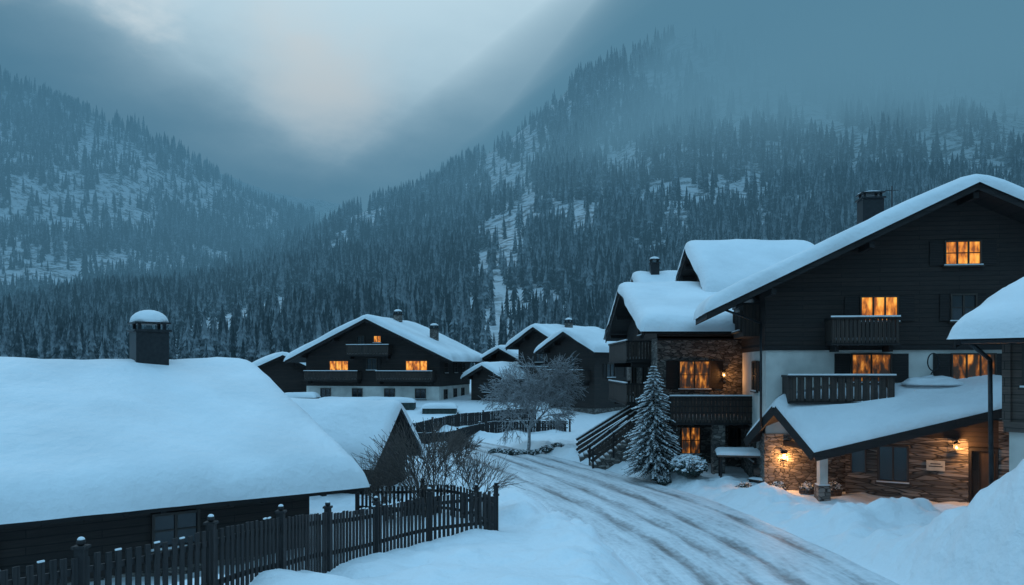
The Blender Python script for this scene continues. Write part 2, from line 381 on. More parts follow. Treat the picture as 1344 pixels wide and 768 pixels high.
def build_ground():
    xs=axis(-1900,-8,17,1900,.18,1.045); ys=axis(-60,11,46,2100,.18,1.033)
    X,Y=np.meshgrid(xs,ys,indexing='ij'); Z=ground(X,Y); nx,ny=X.shape
    co=np.stack([X,Y,Z],-1).reshape(-1,3); i=np.arange(nx-1)[:,None]*ny+np.arange(ny-1)[None,:]
    f=np.stack([i,i+ny,i+ny+1,i+1],-1).reshape(-1,4)
    me=bpy.data.meshes.new('ground'); me.vertices.add(len(co)); me.vertices.foreach_set('co',co.ravel())
    me.loops.add(f.size); me.loops.foreach_set('vertex_index',f.ravel().astype(np.int32))
    me.polygons.add(len(f)); me.polygons.foreach_set('loop_start',np.arange(len(f))*4); me.polygons.foreach_set('loop_total',np.full(len(f),4))
    me.update(calc_edges=True); me.polygons.foreach_set('use_smooth',np.ones(len(f),bool))
    m,nt,b=newmat('snowy_ground')
    g=N(nt,'ShaderNodeNewGeometry'); sp=N(nt,'ShaderNodeSeparateXYZ'); nt.links.new(g.outputs['Position'],sp.inputs[0])
    n1=N(nt,'ShaderNodeTexNoise'); n1.inputs['Scale'].default_value=2.2; n1.inputs['Detail'].default_value=8
    nb=N(nt,'ShaderNodeTexNoise'); nb.inputs['Scale'].default_value=0.12; nb.inputs['Detail'].default_value=8; nb.inputs['Roughness'].default_value=.75
    for n in(n1,nb): nt.links.new(g.outputs['Position'],n.inputs['Vector'])
    rk=ramp(nt,[(0.42,(0.04,0.045,0.045)),(0.53,(0.62,0.65,0.68))]); nt.links.new(nb.outputs[0],rk.inputs[0])
    mr=N(nt,'ShaderNodeMapRange'); mr.inputs[1].default_value=120; mr.inputs[2].default_value=330; nt.links.new(sp.outputs[1],mr.inputs[0])
    mx=N(nt,'ShaderNodeMixRGB'); mx.inputs[1].default_value=(.79,.81,.83,1); nt.links.new(mr.outputs[0],mx.inputs[0]); nt.links.new(rk.outputs[0],mx.inputs[2])
    nt.links.new(mx.outputs[0],b.inputs['Base Color']); b.inputs['Roughness'].default_value=.65
    bump(nt,b,n1.outputs[0],.7,.17)
    me.materials.append(m); o=bpy.data.objects.new('ground',me); scene.collection.objects.link(o)
build_ground()
def build_road():
    P=catmull([(a[0],a[1],w) for a,w in zip(ROADC,ROADW)],24); nu=64; V=[];uv=[]; E=[]
    s=0
    for i,p in enumerate(P):
        q=P[min(i+1,len(P)-1)]-P[max(i-1,0)]; t=q[:2]/np.hypot(q[0],q[1]); n=np.array([t[1],-t[0]])
        if i: s+=np.hypot(*(P[i]-P[i-1])[:2])
        for k in range(nu+1):
            u=k/nu*2-1; w=p[2]+.15; V.append((p[0]+n[0]*u*w,p[1]+n[1]*u*w)); uv.append((u*w,s)); E.append(1-abs(u))
    V=np.array(V);uvn=np.array(uv);E=np.array(E); Z=ground(V[:,0],V[:,1])
    U=uvn[:,0];S=uvn[:,1]; ed=sstep(0,.12,E)
    rut=0
    for c,wd,a in((-1.85,.24,.07),(-.35,.22,.06),(.8,.25,.07),(2.3,.22,.055)):
        cc=c+.25*np.sin(S*.13+c); rut=rut-a*np.exp(-((U-cc)/wd)**2)*(.6+.8*vn(S*.5,U*0,3))
    Z=Z+np.maximum(.14+rut+.06*(fbm(U*2.2,S*.9,31,4)-.47)+.03*(fbm(U*6,S*5,33,2)-.4),.02)*ed-(1-ed)*.12
    F=[]
    for i in range(len(P)-1):
        for k in range(nu): a=i*(nu+1)+k; F.append((a,a+1,a+nu+2,a+nu+1))
    me=bpy.data.meshes.new('road'); me.from_pydata([(a,b,c) for (a,b),c in zip(V,Z)],[],F)
    ul=me.uv_layers.new(name='UVMap'); li=np.empty(len(me.loops),np.int32); me.loops.foreach_get('vertex_index',li)
    ul.data.foreach_set('uv',uvn[li].astype(np.float32).ravel())
    rc=me.attributes.new('rut','FLOAT','POINT'); rc.data.foreach_set('value',(np.clip(-rut/.08,0,1)*ed).astype(np.float32))
    me.polygons.foreach_set('use_smooth',np.ones(len(F),bool))
    m,nt,b=newmat('packed_snow_road'); tc=N(nt,'ShaderNodeTexCoord')
    mp=N(nt,'ShaderNodeMapping'); mp.inputs['Scale'].default_value=(2.0,.22,1); nt.links.new(tc.outputs['UV'],mp.inputs[0])
    n1=N(nt,'ShaderNodeTexNoise'); n1.inputs['Scale'].default_value=1.4; n1.inputs['Detail'].default_value=7; n1.inputs['Roughness'].default_value=.62; nt.links.new(mp.outputs[0],n1.inputs['Vector'])
    mp2=N(nt,'ShaderNodeMapping'); mp2.inputs['Scale'].default_value=(3,2,1); nt.links.new(tc.outputs['UV'],mp2.inputs[0])
    n2=N(nt,'ShaderNodeTexNoise'); n2.inputs['Scale'].default_value=2.0; n2.inputs['Detail'].default_value=8; nt.links.new(mp2.outputs[0],n2.inputs['Vector'])
    at=N(nt,'ShaderNodeAttribute'); at.attribute_name='rut'
    r=ramp(nt,[(0.18,(0.17,0.155,0.148)),(0.34,(0.34,0.34,0.35)),(0.50,(0.60,0.62,0.64)),(0.64,(0.74,0.76,0.78))])
    ad=N(nt,'ShaderNodeMath',operation='MULTIPLY_ADD'); ad.inputs[1].default_value=.35; nt.links.new(n2.outputs[0],ad.inputs[0])
    mm=N(nt,'ShaderNodeMath',operation='MULTIPLY_ADD'); mm.inputs[1].default_value=.75; mm.inputs[2].default_value=.0; nt.links.new(n1.outputs[0],mm.inputs[0]); nt.links.new(mm.outputs[0],ad.inputs[2])
    sb=N(nt,'ShaderNodeMath',operation='MULTIPLY_ADD'); sb.inputs[1].default_value=-.29; nt.links.new(at.outputs['Fac'],sb.inputs[0]); nt.links.new(ad.outputs[0],sb.inputs[2])
    nt.links.new(sb.outputs[0],r.inputs[0]); nt.links.new(r.outputs[0],b.inputs['Base Color'])
    b.inputs['Roughness'].default_value=.55; bump(nt,b,ad.outputs[0],.8,.08)
    me.materials.append(m); o=bpy.data.objects.new('road',me); scene.collection.objects.link(o)
build_road()
# ------------------------------------------------------------------ buildings
def chalet(name,loc,yaw,rp,ry0,ry1,w,zb,zs,mlow=PLASTER,mup=WOOD,t=.32,tb=.22,step=.5,seed=0):
    b=Bld(name,loc,yaw)
    gable_roof(b,*rp,ry0,ry1,tb=tb,t=t,seed=seed,step=step)
    gable_walls(b,rp,w[0],w[1],w[2],w[3],zb,zs,mlow,mup,tb=tb+.005)
    if ry0<w[2]-.3: purlins(b,rp,w[0],w[1],ry0,w[2],tb+.005)
    return b
# cottage with the big snow roof, left foreground
b=chalet('snowy_cottage',(-9.4,28.7,0),-53.13,(-8.9,0,8.9,2.45,5.36,2.42),-24,0,(-7.6,7.7,-23,-1.0),-.6,.6,STONE,WOOD,t=.46,step=.35,seed=3)
for u in(-4.5,-8.8,-13.2): window(b,('right',7.7),u,1.15,1.0,.75,False,False)
chimney(b,.35,-3.5,5.0,7.02,1.0,METAL,.42)
for i in range(30):
    y=-23.5+i*.8; b['rafters'].box(BEAM,7.7,8.8,y,y+.12,2.15,2.23)
b.done()
# small shed behind
b=chalet('garden_shed',(-5.1,35.5,0),-104.6,(-2.7,0,2.7,1.5,3.8,1.5),-8,0,(-2.1,2.1,-7.6,-.5),-.5,.0,STONE,WOOD,t=.28,seed=9); b.done()
# middle chalet
b=chalet('mountain_chalet',(-14.7,80,0),-12.2,(-8.8,0,9.0,6.15,10.4,6.15),0,14,(-7.2,7.3,1.4,13),1,3.5,PLASTER,WOOD,t=.35,seed=12)
F=('front',1.4)
window(b,F,-3.5,5.15,2.0,.9,True,False,3,1); window(b,F,4.9,5.15,2.2,.9,True,False,3,1)
window(b,F,0.7,8.0,.7,.6,True,False,2,1); window(b,F,0.1,5.2,1.0,1.1,False); window(b,F,-1.1,7.7,.7,.9,False,False)
for u in(-5,-1.5,2,5.3): window(b,('front',1.44),u,2.3,1.0,.9,False,False)
balcony(b,F,-2.2,2.3,6.75,1.1,.95); balcony(b,F,-6.8,-1.0,4.2,1.2,.85); balcony(b,F,1.0,6.9,4.2,1.2,.85)
for u in(3.5,7,10): window(b,('right',7.3),u,4.9,1,1.0,False,False); window(b,('right',7.26),u,2.1,1,1.0,False,False)
chimney(b,1.2,6,8.6,11.4,.75); chimney(b,5.6,5,7.0,9.8,.75); b.done()
# central pair
b=chalet('timber_chalet',(4.7,72,0),-48,(-3.7,0,3.7,6.9,8.75,6.9),0,10,(-2.9,2.9,.9,9.6),.3,1.8,STONE,WOOD,t=.3,seed=15)
window(b,('front',.9),0,5.3,1,1.1,False); balcony(b,('front',.9),-2.5,2.4,4.3,1.0,.9); window(b,('right',2.9),3,4.6,1,1.1,False); window(b,('front',.9),-1.2,2.3,.9,1.0,False,False)
window(b,('right',2.9),6,4.6,1,1.1,False); chimney(b,1.5,5,7,9.4,.6); b.done()
b=chalet('timber_chalet.001',(2.2,80,0),-44,(-3.9,0,3.9,7.5,9.55,7.5),0,10,(-3,3,.9,9.6),.5,2.0,STONE,WOOD,t=.3,seed=18)
window(b,('front',.9),0,6.0,1,1.1,False); balcony(b,('front',.9),-2.6,2.6,4.6,1.0,.9); window(b,('front',.9),-1.3,2.6,1,1.1,False); chimney(b,1.2,4,8,10.3,.6); b.done()
b=chalet('timber_chalet.002',(-1.4,88,0),-40,(-3.6,0,3.6,6.0,7.6,6.0),0,8,(-2.8,2.8,.9,7.6),1,2.4,STONE,WOOD,t=.3,seed=21)
window(b,('front',.9),0,4.4,1,1.0,False); window(b,('right',2.8),3,4.2,1,1,False,False); chimney(b,-1,4,6.3,8.4,.6); b.done()
b=chalet('wooden_barn',(-2.9,79,0),-35,(-2.6,0,2.6,4.4,5.7,4.4),0,6,(-2,2,.7,5.6),.8,1.6,STONE,WOOD,t=.28,seed=24)
window(b,('front',.7),0,3.0,.9,.9,False,False); window(b,('front',.7),0,1.85,.8,.7,False,False); b.done()
b=chalet('wooden_barn.001',(-26.5,92,0),20,(-4,0,4,5.0,6.9,5.0),0,8,(-3.2,3.2,.9,7.6),1,2.4,STONE,WOOD,t=.3,seed=27); b.done()
# stone house
RP=(-7.2,0,7.8,7.45,10.05,7.35)
b=chalet('stone_house',(6.3,46,0),-90,RP,0,13,(-6,5,1.15,12),-.3,7.0,STONE,WOOD,t=.38,seed=30)
F=('front',1.19); Rr=('right',4.96)
balcony(b,F,-4.5,3.2,5.95,1.3,1.0); balcony(b,F,-4.5,3.2,3.65,1.3,1.0)
window(b,F,-2.5,6.1,1.1,.8,False,False); window(b,F,1.4,4.0,1.2,1.6,False,False,2,1); window(b,F,1.4,1.2,1.2,1.3,False,True); window(b,F,-2.6,4.0,1.2,1.6,False,False,2,1)
window(b,('front',1.15),0.2,7.4,1.2,1.2,False,True)
window(b,Rr,3.1,4.45,1.5,1.35,2,True); window(b,Rr,2.9,1.1,.9,1.3,2,False); window(b,Rr,5.3,1.2,.8,1.2,False,False)  # upper pane's dim glow stands in for an orange reflection on the glass
balcony(b,Rr,1.2,5.1,3.0,3.3,1.15,.17,.02)
m=b['balcony_pillars']; m.box(STONE,8.0-.25,8.0+.25,3.25,3.8,-.1,2.8); m.box(BEAM,7.9,8.15,1.3,1.5,-.1,2.8)
for v in(3.35,3.65,3.95): b['balcony_slats'].box(BEAM,8.34,8.38,1.2,5.1,v,v+.05)
b['walls'].box(BEAM,4.97,5.0,1.2,12,6.9,7.1)
b.done()
# two roofs behind
b=chalet('rear_chalet',(10.6,48,0),-90,(-3,0,5,11.0,12.75,9.5),0,7.4,(-2.3,4,1.0,7),4,4.5,STONE,WOOD,t=.42,seed=33)
window(b,('front',1.0),.8,10.3,.7,.8,False,False); b.done()
b=chalet('rear_chalet.001',(8.9,58,0),-90,(-3,0,3,10.8,12.1,10.6),0,7,(-2.3,2.3,.7,6.5),.5,2,STONE,WOOD,t=.4,seed=36)
chimney(b,1,1.3,11.4,13.2,.6,METAL,.2); b.done()
# big chalet
s=5.0/10.4
RP=(-10.4,0,10.4,7.85,12.85,7.85)
b=Bld('large_chalet',(18.3,31.3,0),-8)
gable_roof(b,*RP,0,5,tb=.3,t=.33,seed=40)
RP2=(-7.4,0,10.4,12.85-7.4*s,12.85,7.85)
gable_roof(b,*RP2,5.2,17,tb=.3,t=.33,seed=40,part='rear_roof')
gable_walls(b,RP,-7.8,9.0,1.6,8.5,-.3,6.35,PLASTER,WOOD,tb=.305); purlins(b,RP,-7.8,9,0,1.6,.305)
b['walls'].box(BEAM,-7.86,9.06,1.545,8.55,6.25,6.45)
b['walls'].box(STONE,-7.84,9.04,1.56,8.53,-.32,2.7)
b['walls'].box(PLASTER,-6.5,8.5,8.56,16,-.3,8.0)
F=('front',1.6)
window(b,F,.07,9.8,1.3,.9,True,True,3,2); window(b,F,-3.2,7.5,1.4,.95,True,True,3,1); window(b,F,.1,7.5,.9,1.0,False,True)
F2=('front',1.64)
window(b,F2,-3.5,4.95,1.5,1.1,2,True,2,1); window(b,F2,.5,4.95,1.6,1.1,2,True,3,1); window(b,F2,3.5,4.85,1.3,1.2,False,True)
balcony(b,F,-5.35,-2.75,6.62,1.1,.95)
balcony(b,F2,-7.1,-3.0,4.25,1.4,.95,.3,.05)
b['oriel'].box(WOODV,-8.5,-7.802,3.0,6.2,6.9,8.3); b['oriel'].box(BEAM,-8.56,-7.803,2.95,6.25,8.302,8.4)
window(b,('left',-8.5),4.6,7.25,2.2,.8,False,False,4,1)
window(b,('left',-7.76),4.2,4.5,1.0,1.25,False,True); window(b,('left',-7.84),4.2,1.3,1.0,1.1,False,False)
m=b['downpipe']; m.tube(METAL,(-9.6,1.2,8.0),(-8.0,1.45,7.4),.05,.05,8); m.tube(METAL,(-8.0,1.45,7.4),(-8.0,1.45,3),.05,.05,8)
chimney(b,-2.2,6.2,11,13.75,.95,METAL,.08); b['chimney'].tube(METAL,(-1.2,6.3,11.8),(-1.2,6.3,14.1),.03,.03,6); b['chimney'].tube(METAL,(-1.5,6.3,13.9),(-.9,6.3,13.9),.02,.02,6)
m=b['wall_ring']  # open metal ring for a round sign/mirror, no dish
n=20; c=Vector((-1.15,1.35,5.75))
for k in range(n):
    a0=2*math.pi*k/n;a1=2*math.pi*(k+1)/n
    m.tube(METAL,c+Vector((math.cos(a0)*.22,0,math.sin(a0)*.36)),c+Vector((math.cos(a1)*.22,0,math.sin(a1)*.36)),.025,.025,6)
m.tube(METAL,c+Vector((0,.25,-.5)),c+Vector((0,0,-.36)),.025,.025,6)
b.done()
# right-hand house
b=chalet('timber_house',(16.7,25.1,0),-140.5,(-6.5,0,6.5,6.4,8.35,6.4),0,14,(-5.3,5.3,.8,13.4),1,3.95,PLASTER,GREYW,t=.45,tb=.25,seed=44)
Rr=('right',5.3); window(b,Rr,1.75,5.1,1.0,1.15,False,False,2,2); window(b,Rr,4.5,5.1,1.0,1.15,False,False,2,2)
b['walls'].box(GREYW,5.302,5.4,.75,13.4,3.85,4.12); b['walls'].box(GREYW,5.25,5.42,.72,.92,4.122,6.4)
m=b['downpipe']; m.tube(METAL,(6.5,.15,6.25),(6.5,13.8,6.25),.09,.09,8)
m.tube(METAL,(6.4,.3,6.2),(5.75,.55,5.75),.06,.06,8); m.tube(METAL,(5.75,.55,5.75),(5.65,.55,2.4),.06,.06,8)
b.done()
# ------------------------------------------------------------------ porch with stone wall
b=Bld('entrance_lodge',(0,0,0),0)
A=Vector((11.0,33.2,3.9));L=Vector((10.3,34.9,2.35));Rr_=Vector((11.75,30.9,2.2));Rp=Vector((19.6,29.4,4.35));Ap=Vector((16.6,34.0,4.85));Tp=Vector((20.5,33.6,5.0));Lp=Vector((16.0,36,3.6))
def slab(m,pts,t,mat):
    n=len(pts); vs=[Vector(p) for p in pts]+[Vector(p)-Vector((0,0,t)) for p in pts]
    m.raw(vs,[tuple(range(n)),tuple(range(2*n-1,n-1,-1))]+[(i,n+i,n+(i+1)%n,(i+1)%n) for i in range(n)],mat)
nseg=6
for i in range(nseg):
    t0=i/nseg;t1=(i+1)/nseg
    slab(b['roof'],[Rr_.lerp(Rp,t0),Rr_.lerp(Rp,t1),A.lerp(Tp,t1),A.lerp(Tp,t0)],.2,BEAM)
slab(b['roof'],[A,Ap,Lp,L],.2,BEAM)
b['roof'].bar(BEAM,Rr_+Vector((-.05,-.06,-.14)),Rp+Vector((0,-.06,-.14)),.09,.34)
b['roof'].bar(BEAM,Rr_+Vector((-.06,0,-.14)),A+Vector((-.06,0,-.14)),.09,.36)
b['roof'].bar(BEAM,L+Vector((-.06,0,-.14)),A+Vector((-.06,0,-.14)),.09,.36)
o=Vector((-.06,-.1,0))
snow_patch(b['roof_snow'],Rr_+o,Rp+Vector((.1,-.1,0)),Tp+Vector((.1,.1,0)),A+Vector((-.1,0,0)),.45,(1,1,1,0),.3,5)
snow_patch(b['roof_snow'],L+Vector((-.1,.1,0)),Lp,Ap+Vector((0,0,.05)),A+Vector((-.1,0,0)),.45,(1,1,1,0),.3,5)
b['roof_snow'].dome(SNOW,(17.3,32.7,4.8),1.3,.8,.35,n=16,jit=.3)
# walls (rotated wall line)
w0=Vector((13.9,33.2,0)); w1=Vector((19.4,29.9,0)); d=(w1-w0).normalized(); nn=Vector((d.y,-d.x,0))
def WB(part,mat,u0,u1,v0,v1,n0,n1):
    vs=[]
    for v in(v0,v1):
        for (u,q) in((u0,n1),(u1,n1),(u1,n0),(u0,n0)): p=w0+d*u+nn*q; vs.append((p.x,p.y,v))
    b[part].raw(vs,[(0,3,2,1),(4,5,6,7),(0,1,5,4),(1,2,6,5),(2,3,7,6),(3,0,4,7)],mat)
Lw=(w1-w0).length
WB('walls',STONE,0,4.45,-.3,2.75,-1.2,0)
WB('walls',STONE,5.45,Lw,-.3,3.5,-1.2,0); WB('walls',WOOD,0,4.45,2.75,3.2,-1.2,-.02); WB('walls',WOOD,4.45,5.45,2.45,3.5,-1.2,-.02)
WB('walls',WOOD,2.2,4.45,3.2,3.6,-1.2,-.03)
WB('door',FRAME,4.47,5.43,0,2.43,-.35,-.25); WB('door',BEAM,4.47,4.55,0,2.43,-.25,.03); WB('door',BEAM,5.35,5.43,0,2.43,-.25,.03); WB('door',BEAM,4.55,5.35,2.3,2.43,-.25,.03)
for i in range(5): WB('door',WOODV,4.57+i*.156,4.57+i*.156+.145,.05,2.28,-.25,-.21)
WB('door',METAL,5.22,5.27,1.0,1.2,-.21,-.13)
WB('windows',GLASS,1.3,2.3,.95,2.3,.004,.02)
for (a,c,e,f) in((1.22,1.3,.87,2.38),(2.3,2.38,.87,2.38),(1.3,2.3,2.3,2.38),(1.3,2.3,.87,.95),(1.77,1.83,.95,2.3)): WB('windows',FRAME,a,c,e,f,.0,.1)
WB('windows',FRAME,1.15,2.45,.78,.868,0,.2); WB('windows',SNOW,1.2,2.4,.87,.92,.1,.18)
WB('windows',GLASS,.25,.75,1.2,2.2,.004,.02); WB('windows',FRAME,.2,.25,1.15,2.25,0,.08); WB('windows',FRAME,.75,.8,1.15,2.25,0,.08)
WB('sign_board',SIGNM,3.0,3.65,1.45,1.85,.002,.05); WB('sign_board',FRAME,3.08,3.57,1.6,1.64,.051,.055); WB('sign_board',FRAME,3.14,3.5,1.7,1.74,.051,.055)
# posts
for (x,y,zt) in((11.55,34.2,2.55),(12.35,31.7,2.15)):
    b['posts'].box(STONE,x-.24,x+.24,y-.24,y+.24,-.1,.85); b['posts'].box(SNOW,x-.22,x+.22,y-.22,y+.22,.852,.9)
    b['posts'].box(PLASTER,x-.16,x+.16,y-.16,y+.16,.9,zt)
b['posts'].bar(BEAM,(11.2,35.0,2.35),(12.6,31.1,2.25),.2,.22); b['posts'].bar(BEAM,(12.35,31.7,2.3),(14.5,32.6,3.0),.16,.2)
b['posts'].box(STONE,11.8,14.4,34.6,34.9,-.2,3.4)
b.done()
# wall lantern helper + lamps
def lantern(name,p,power,rad=.06,col=(1,.45,.14)):
    l=Bld(name,p,0); m=l['bracket']
    m.bar(METAL,(0,.22,.12),(0,0,.16),.03,.03); m.box(METAL,-.09,.09,-.09,.09,.10,.13); m.box(METAL,-.07,.07,-.07,.07,-.15,-.12)
    for sx in(-1,1):
        for sy in(-1,1): m.box(METAL,sx*.065-.008,sx*.065+.008,sy*.065-.008,sy*.065+.008,-.12,.1)
    m.raw([(-.11,-.11,.13),(.11,-.11,.13),(.11,.11,.13),(-.11,.11,.13),(0,0,.23)],[(0,1,4),(1,2,4),(2,3,4),(3,0,4)],METAL)
    l['bulb'].dome(BULB,(0,0,-.08),.045,.045,.12,n=10,m=4); l.done()
    ld=bpy.data.lights.new(name+'_light','POINT'); ld.energy=power; ld.color=col; ld.shadow_soft_size=rad
    lo=bpy.data.objects.new('light',ld); lo.location=(0,-.16,-.02); lo.parent=l.e; scene.collection.objects.link(lo)
pl=w0+d*4.05+nn*.24
lantern('wall_lantern',(pl.x,pl.y,2.45),90)
lantern('wall_lantern.001',(6.3+4.55,46-5.25,5.15),35)
lantern('wall_lantern.002',(11.55,33.83,1.75),110)
lantern('wall_lantern.003',(12.9,34.38,2.0),45)
# canopy/table, planters, bench
b=Bld('garden_canopy',(10.4,36.0,0),-12)
b['top'].box(GREYW,-1.1,1.1,-.9,.9,1.55,1.65); snow_strip(b['snow'],-1.15,1.15,-.95,.95,1.66,.18)
for sx in(-1,1):
    for sy in(-1,1): b['legs'].box(BEAM,sx*.95-.05,sx*.95+.05,sy*.75-.05,sy*.75+.05,0,1.549)
b.done()
def bush(name,x,y,r,h,z=None,n=900,snowf=.55):
    z=gz(x,y) if z is None else z; m=MB()
    for i in range(n):
        t=random.uniform(0,2*math.pi); ph=math.asin(random.uniform(-.15,1)); q=random.uniform(.72,1.03)*(1+.12*mnoise.noise(Vector((math.cos(t)*2,math.sin(t)*2,ph*2+x))))
        c=Vector((x+r*q*math.cos(ph)*math.cos(t),y+r*q*math.cos(ph)*math.sin(t),z+h*.35+h*.62*q*math.sin(ph)))
        up=math.sin(ph); s=random.uniform(.05,.11)*r/.8
        a=Vector((random.gauss(0,1),random.gauss(0,1),random.gauss(0,.5))).normalized(); bb=a.orthogonal().normalized()
        m.poly([c-a*s,c-bb*s*.6,c+a*s,c+bb*s*.6],SNOW if random.random()<snowf*(.35+up) else NEEDLE)
    m.tube(BARK,(x,y,z-.1),(x,y,z+h*.6),.05,.02); 
    m.dome(NEEDLE,(x,y,z+h*.3),r*.72,r*.72,h*.45,n=10,m=4,low=-.6,jit=.3)
    return m.obj(name)
def planter(name,x,y,z):
    b=Bld(name,(x,y,z),0); m=b['barrel']; n=14
    for k in range(n):
        a=2*math.pi*(k+.5)/n; c=Vector((math.cos(a),math.sin(a),0)); m.bar(GREYW,c*.26+Vector((0,0,0)),c*.31+Vector((0,0,.42)),.12,.03)
    for zz in(.1,.32): m.tube(METAL,(0,0,zz),(0,0,zz+.03),.325,.33,16)
    m.tube(BARK,(0,0,.3),(0,0,.36),.28,.28,14)
    s=b['plant']
    for i in range(220):
        t=random.uniform(0,6.28);ph=math.asin(random.random()); q=random.uniform(.6,1)
        c=Vector((.32*q*math.cos(ph)*math.cos(t),.32*q*math.cos(ph)*math.sin(t),.42+.3*q*math.sin(ph))); a=Vector((random.gauss(0,1),random.gauss(0,1),random.gauss(0,.6))).normalized(); bb=a.orthogonal().normalized()
        s.poly([c-a*.05,c-bb*.03,c+a*.05,c+bb*.03],SNOW if random.random()<.6 else NEEDLE)
    b.done()
planter('barrel_planter',11.0,32.9,.12); planter('barrel_planter.001',12.15,32.8,.1); planter('barrel_planter.002',13.3,32.9,.1)
b=Bld('wooden_bench',(10.9,34.6,.15),-60)
b['seat'].box(GREYW,-.7,.7,-.2,.2,.42,.47); b['backrest'].box(GREYW,-.7,.7,.18,.22,.6,.9)
for sx in(-.6,.6): b['legs'].box(BEAM,sx-.04,sx+.04,-.18,.18,0,.419); b['legs'].box(BEAM,sx-.03,sx+.03,.222,.27,0,.9)
snow_strip(b['snow'],-.68,.68,-.19,.17,.471,.1); b.done()
bush('snowy_bush',8.05,36.3,.85,1.0,n=1800,snowf=.8); bush('snowy_bush.001',7.0,36.9,.4,.45,n=500); bush('snowy_bush.002',9.9,33.9,.4,.4,n=400)
for i,(x,y) in enumerate([(-1.0,50.3),(-.2,49.7),(.6,49.4),(1.4,49.5),(2.2,50.0),(2.9,50.7)]):
    bush('boxwood_hedge'+('' if i==0 else '.%03d'%i),x,y,.5,.42,n=350,snowf=.45)
# staircase
b=Bld('outdoor_staircase',(4.3,42.4,.15),0); ns=15
for i in range(ns):
    x=i*.22; z=i*.172; b['steps'].box(STONE,x,x+.225,0,1.7,-.3,z+.15); b['snow'].box(SNOW,x+.02,x+.21,.1,1.6,z+.152,z+.2)
b['landing'].box(BEAM,ns*.22,ns*.22+1.0,-.1,1.8,ns*.172-.1,ns*.172); b['landing'].box(STONE,ns*.22+.1,ns*.22+.9,0,1.7,-.3,ns*.172-.102)
for yy in(-.05,1.75):
    for off in(.25,.55,.85): b['railing'].bar(WOODV,(-.1,yy,off+.1),(ns*.22,yy,ns*.172+off),.05,.17)
    b['railing'].bar(SNOW,(-.1,yy,1.04),(ns*.22,yy,ns*.172+.95),.09,.05)
    for q in(0,.33,.66,1): b['railing'].box(BEAM,q*ns*.22-.05,q*ns*.22+.05,yy-.1,yy-.026,q*ns*.172-.3,q*ns*.172+1.05)
b.done()
b=Bld('outdoor_staircase.001',(3.9,45.6,.2),0)
for i in range(ns):
    x=i*.24; z=i*.16; b['steps'].box(STONE,x,x+.245,0,1.5,-.3,z+.15); b['snow'].box(SNOW,x+.02,x+.23,.1,1.4,z+.152,z+.2)
for yy in(-.05,1.55):
    for off in(.3,.6,.9): b['railing'].bar(WOODV,(-.1,yy,off+.1),(ns*.24,yy,ns*.16+off),.05,.16)
    b['railing'].bar(SNOW,(-.1,yy,1.09),(ns*.24,yy,ns*.16+1.0),.09,.05)
b.done()
# ------------------------------------------------------------------ fences
def fence(name,pts,h=1.15,pitch=.15,pw=.085,postd=2.3,posth=1.35,pts_n=10,ball=True,sn=.2):
    P=catmull(pts,pts_n); D=[0]
    for i in range(1,len(P)): D.append(D[-1]+np.hypot(*(P[i]-P[i-1])[:2]))
    D=np.array(D); b=Bld(name,(0,0,0),0); L=D[-1]
    def at(s): return float(np.interp(s,D,P[:,0])),float(np.interp(s,D,P[:,1]))
    S=np.arange(0,L,pitch); X=np.interp(S,D,P[:,0]);Y=np.interp(S,D,P[:,1])
    SS=np.linspace(0,L,40); ZZ=ground(np.interp(SS,D,P[:,0]),np.interp(SS,D,P[:,1])); ZZ=np.convolve(np.pad(ZZ,5,'edge'),np.ones(11)/11,'valid')
    Z=np.interp(S,SS,ZZ)
    for i in range(len(S)-1):
        t=Vector((X[i+1]-X[i],Y[i+1]-Y[i],0)).normalized(); n=Vector((t.y,-t.x,0)); c=Vector((X[i],Y[i],0)); 
        hh=h+random.uniform(-.02,.02); z=Z[i]; lean=random.uniform(-.015,.015)
        a=c-t*pw/2; q=c+t*pw/2; vs=[]
        for k in(.02,.045):
            for (p,zz,ln) in((a,z-.3,0),(q,z-.3,0),(q,z+hh,lean),(a,z+hh,lean)): v=p+n*k+t*ln; vs.append((v.x,v.y,zz))
        b['pickets'].raw(vs,[(0,1,2,3),(7,6,5,4),(0,4,5,1),(1,5,6,2),(2,6,7,3),(3,7,4,0)],FENCE)
        if random.random()<sn: 
            m0=c+n*.033; b['snow'].bar(SNOW,(m0-t*pw*.5)+Vector((0,0,z+hh+.012)),(m0+t*pw*.5)+Vector((0,0,z+hh+.012)),.03,.022)
        if i+1<len(S):
            for rz_ in(.25,h-.2): b['rails'].bar(FENCE,(X[i],Y[i],Z[i]+rz_),(X[i+1],Y[i+1],Z[i+1]+rz_),.038,.09)
    for s_ in np.arange(0,L+.01,L/round(L/postd)):
        x,y=at(s_); z=float(np.interp(s_,SS,ZZ)); w=.065
        b['posts'].box(FENCE,x-w,x+w,y-w,y+w,z-.3,z+posth); b['posts'].box(FENCE,x-w-.025,x+w+.025,y-w-.025,y+w+.025,z+posth+.001,z+posth+.04)
        if ball: b['posts'].dome(FENCE,(x,y,z+posth+.09),.06,.06,.06,n=10,m=5,low=-1.2)
        b['post_snow'].dome(SNOW,(x,y,z+posth+(.12 if ball else .042)),.05 if ball else .1,.05 if ball else .1,.04,n=10,m=4)
    b.done()
fence('picket_fence',[(-8.2,7.0),(-6.9,9.0),(-5.98,10.5),(-4.95,12.3),(-4.3,15),(-3.7,18.1),(-2.3,21.0),(-.45,22.5)],h=1.12,posth=1.22,sn=.1)
fence('picket_fence.001',[(-.45,22.6),(-.9,24.6),(-2.6,26.3),(-5.3,27.3)],h=1.0,posth=1.1)
fence('wooden_fence',[(-12,58.5),(-8.6,61),(-4.5,64.5),(-.5,67),(2.0,68)],h=1.0,pitch=.22,pw=.2,posth=1.1,ball=False,sn=.9)
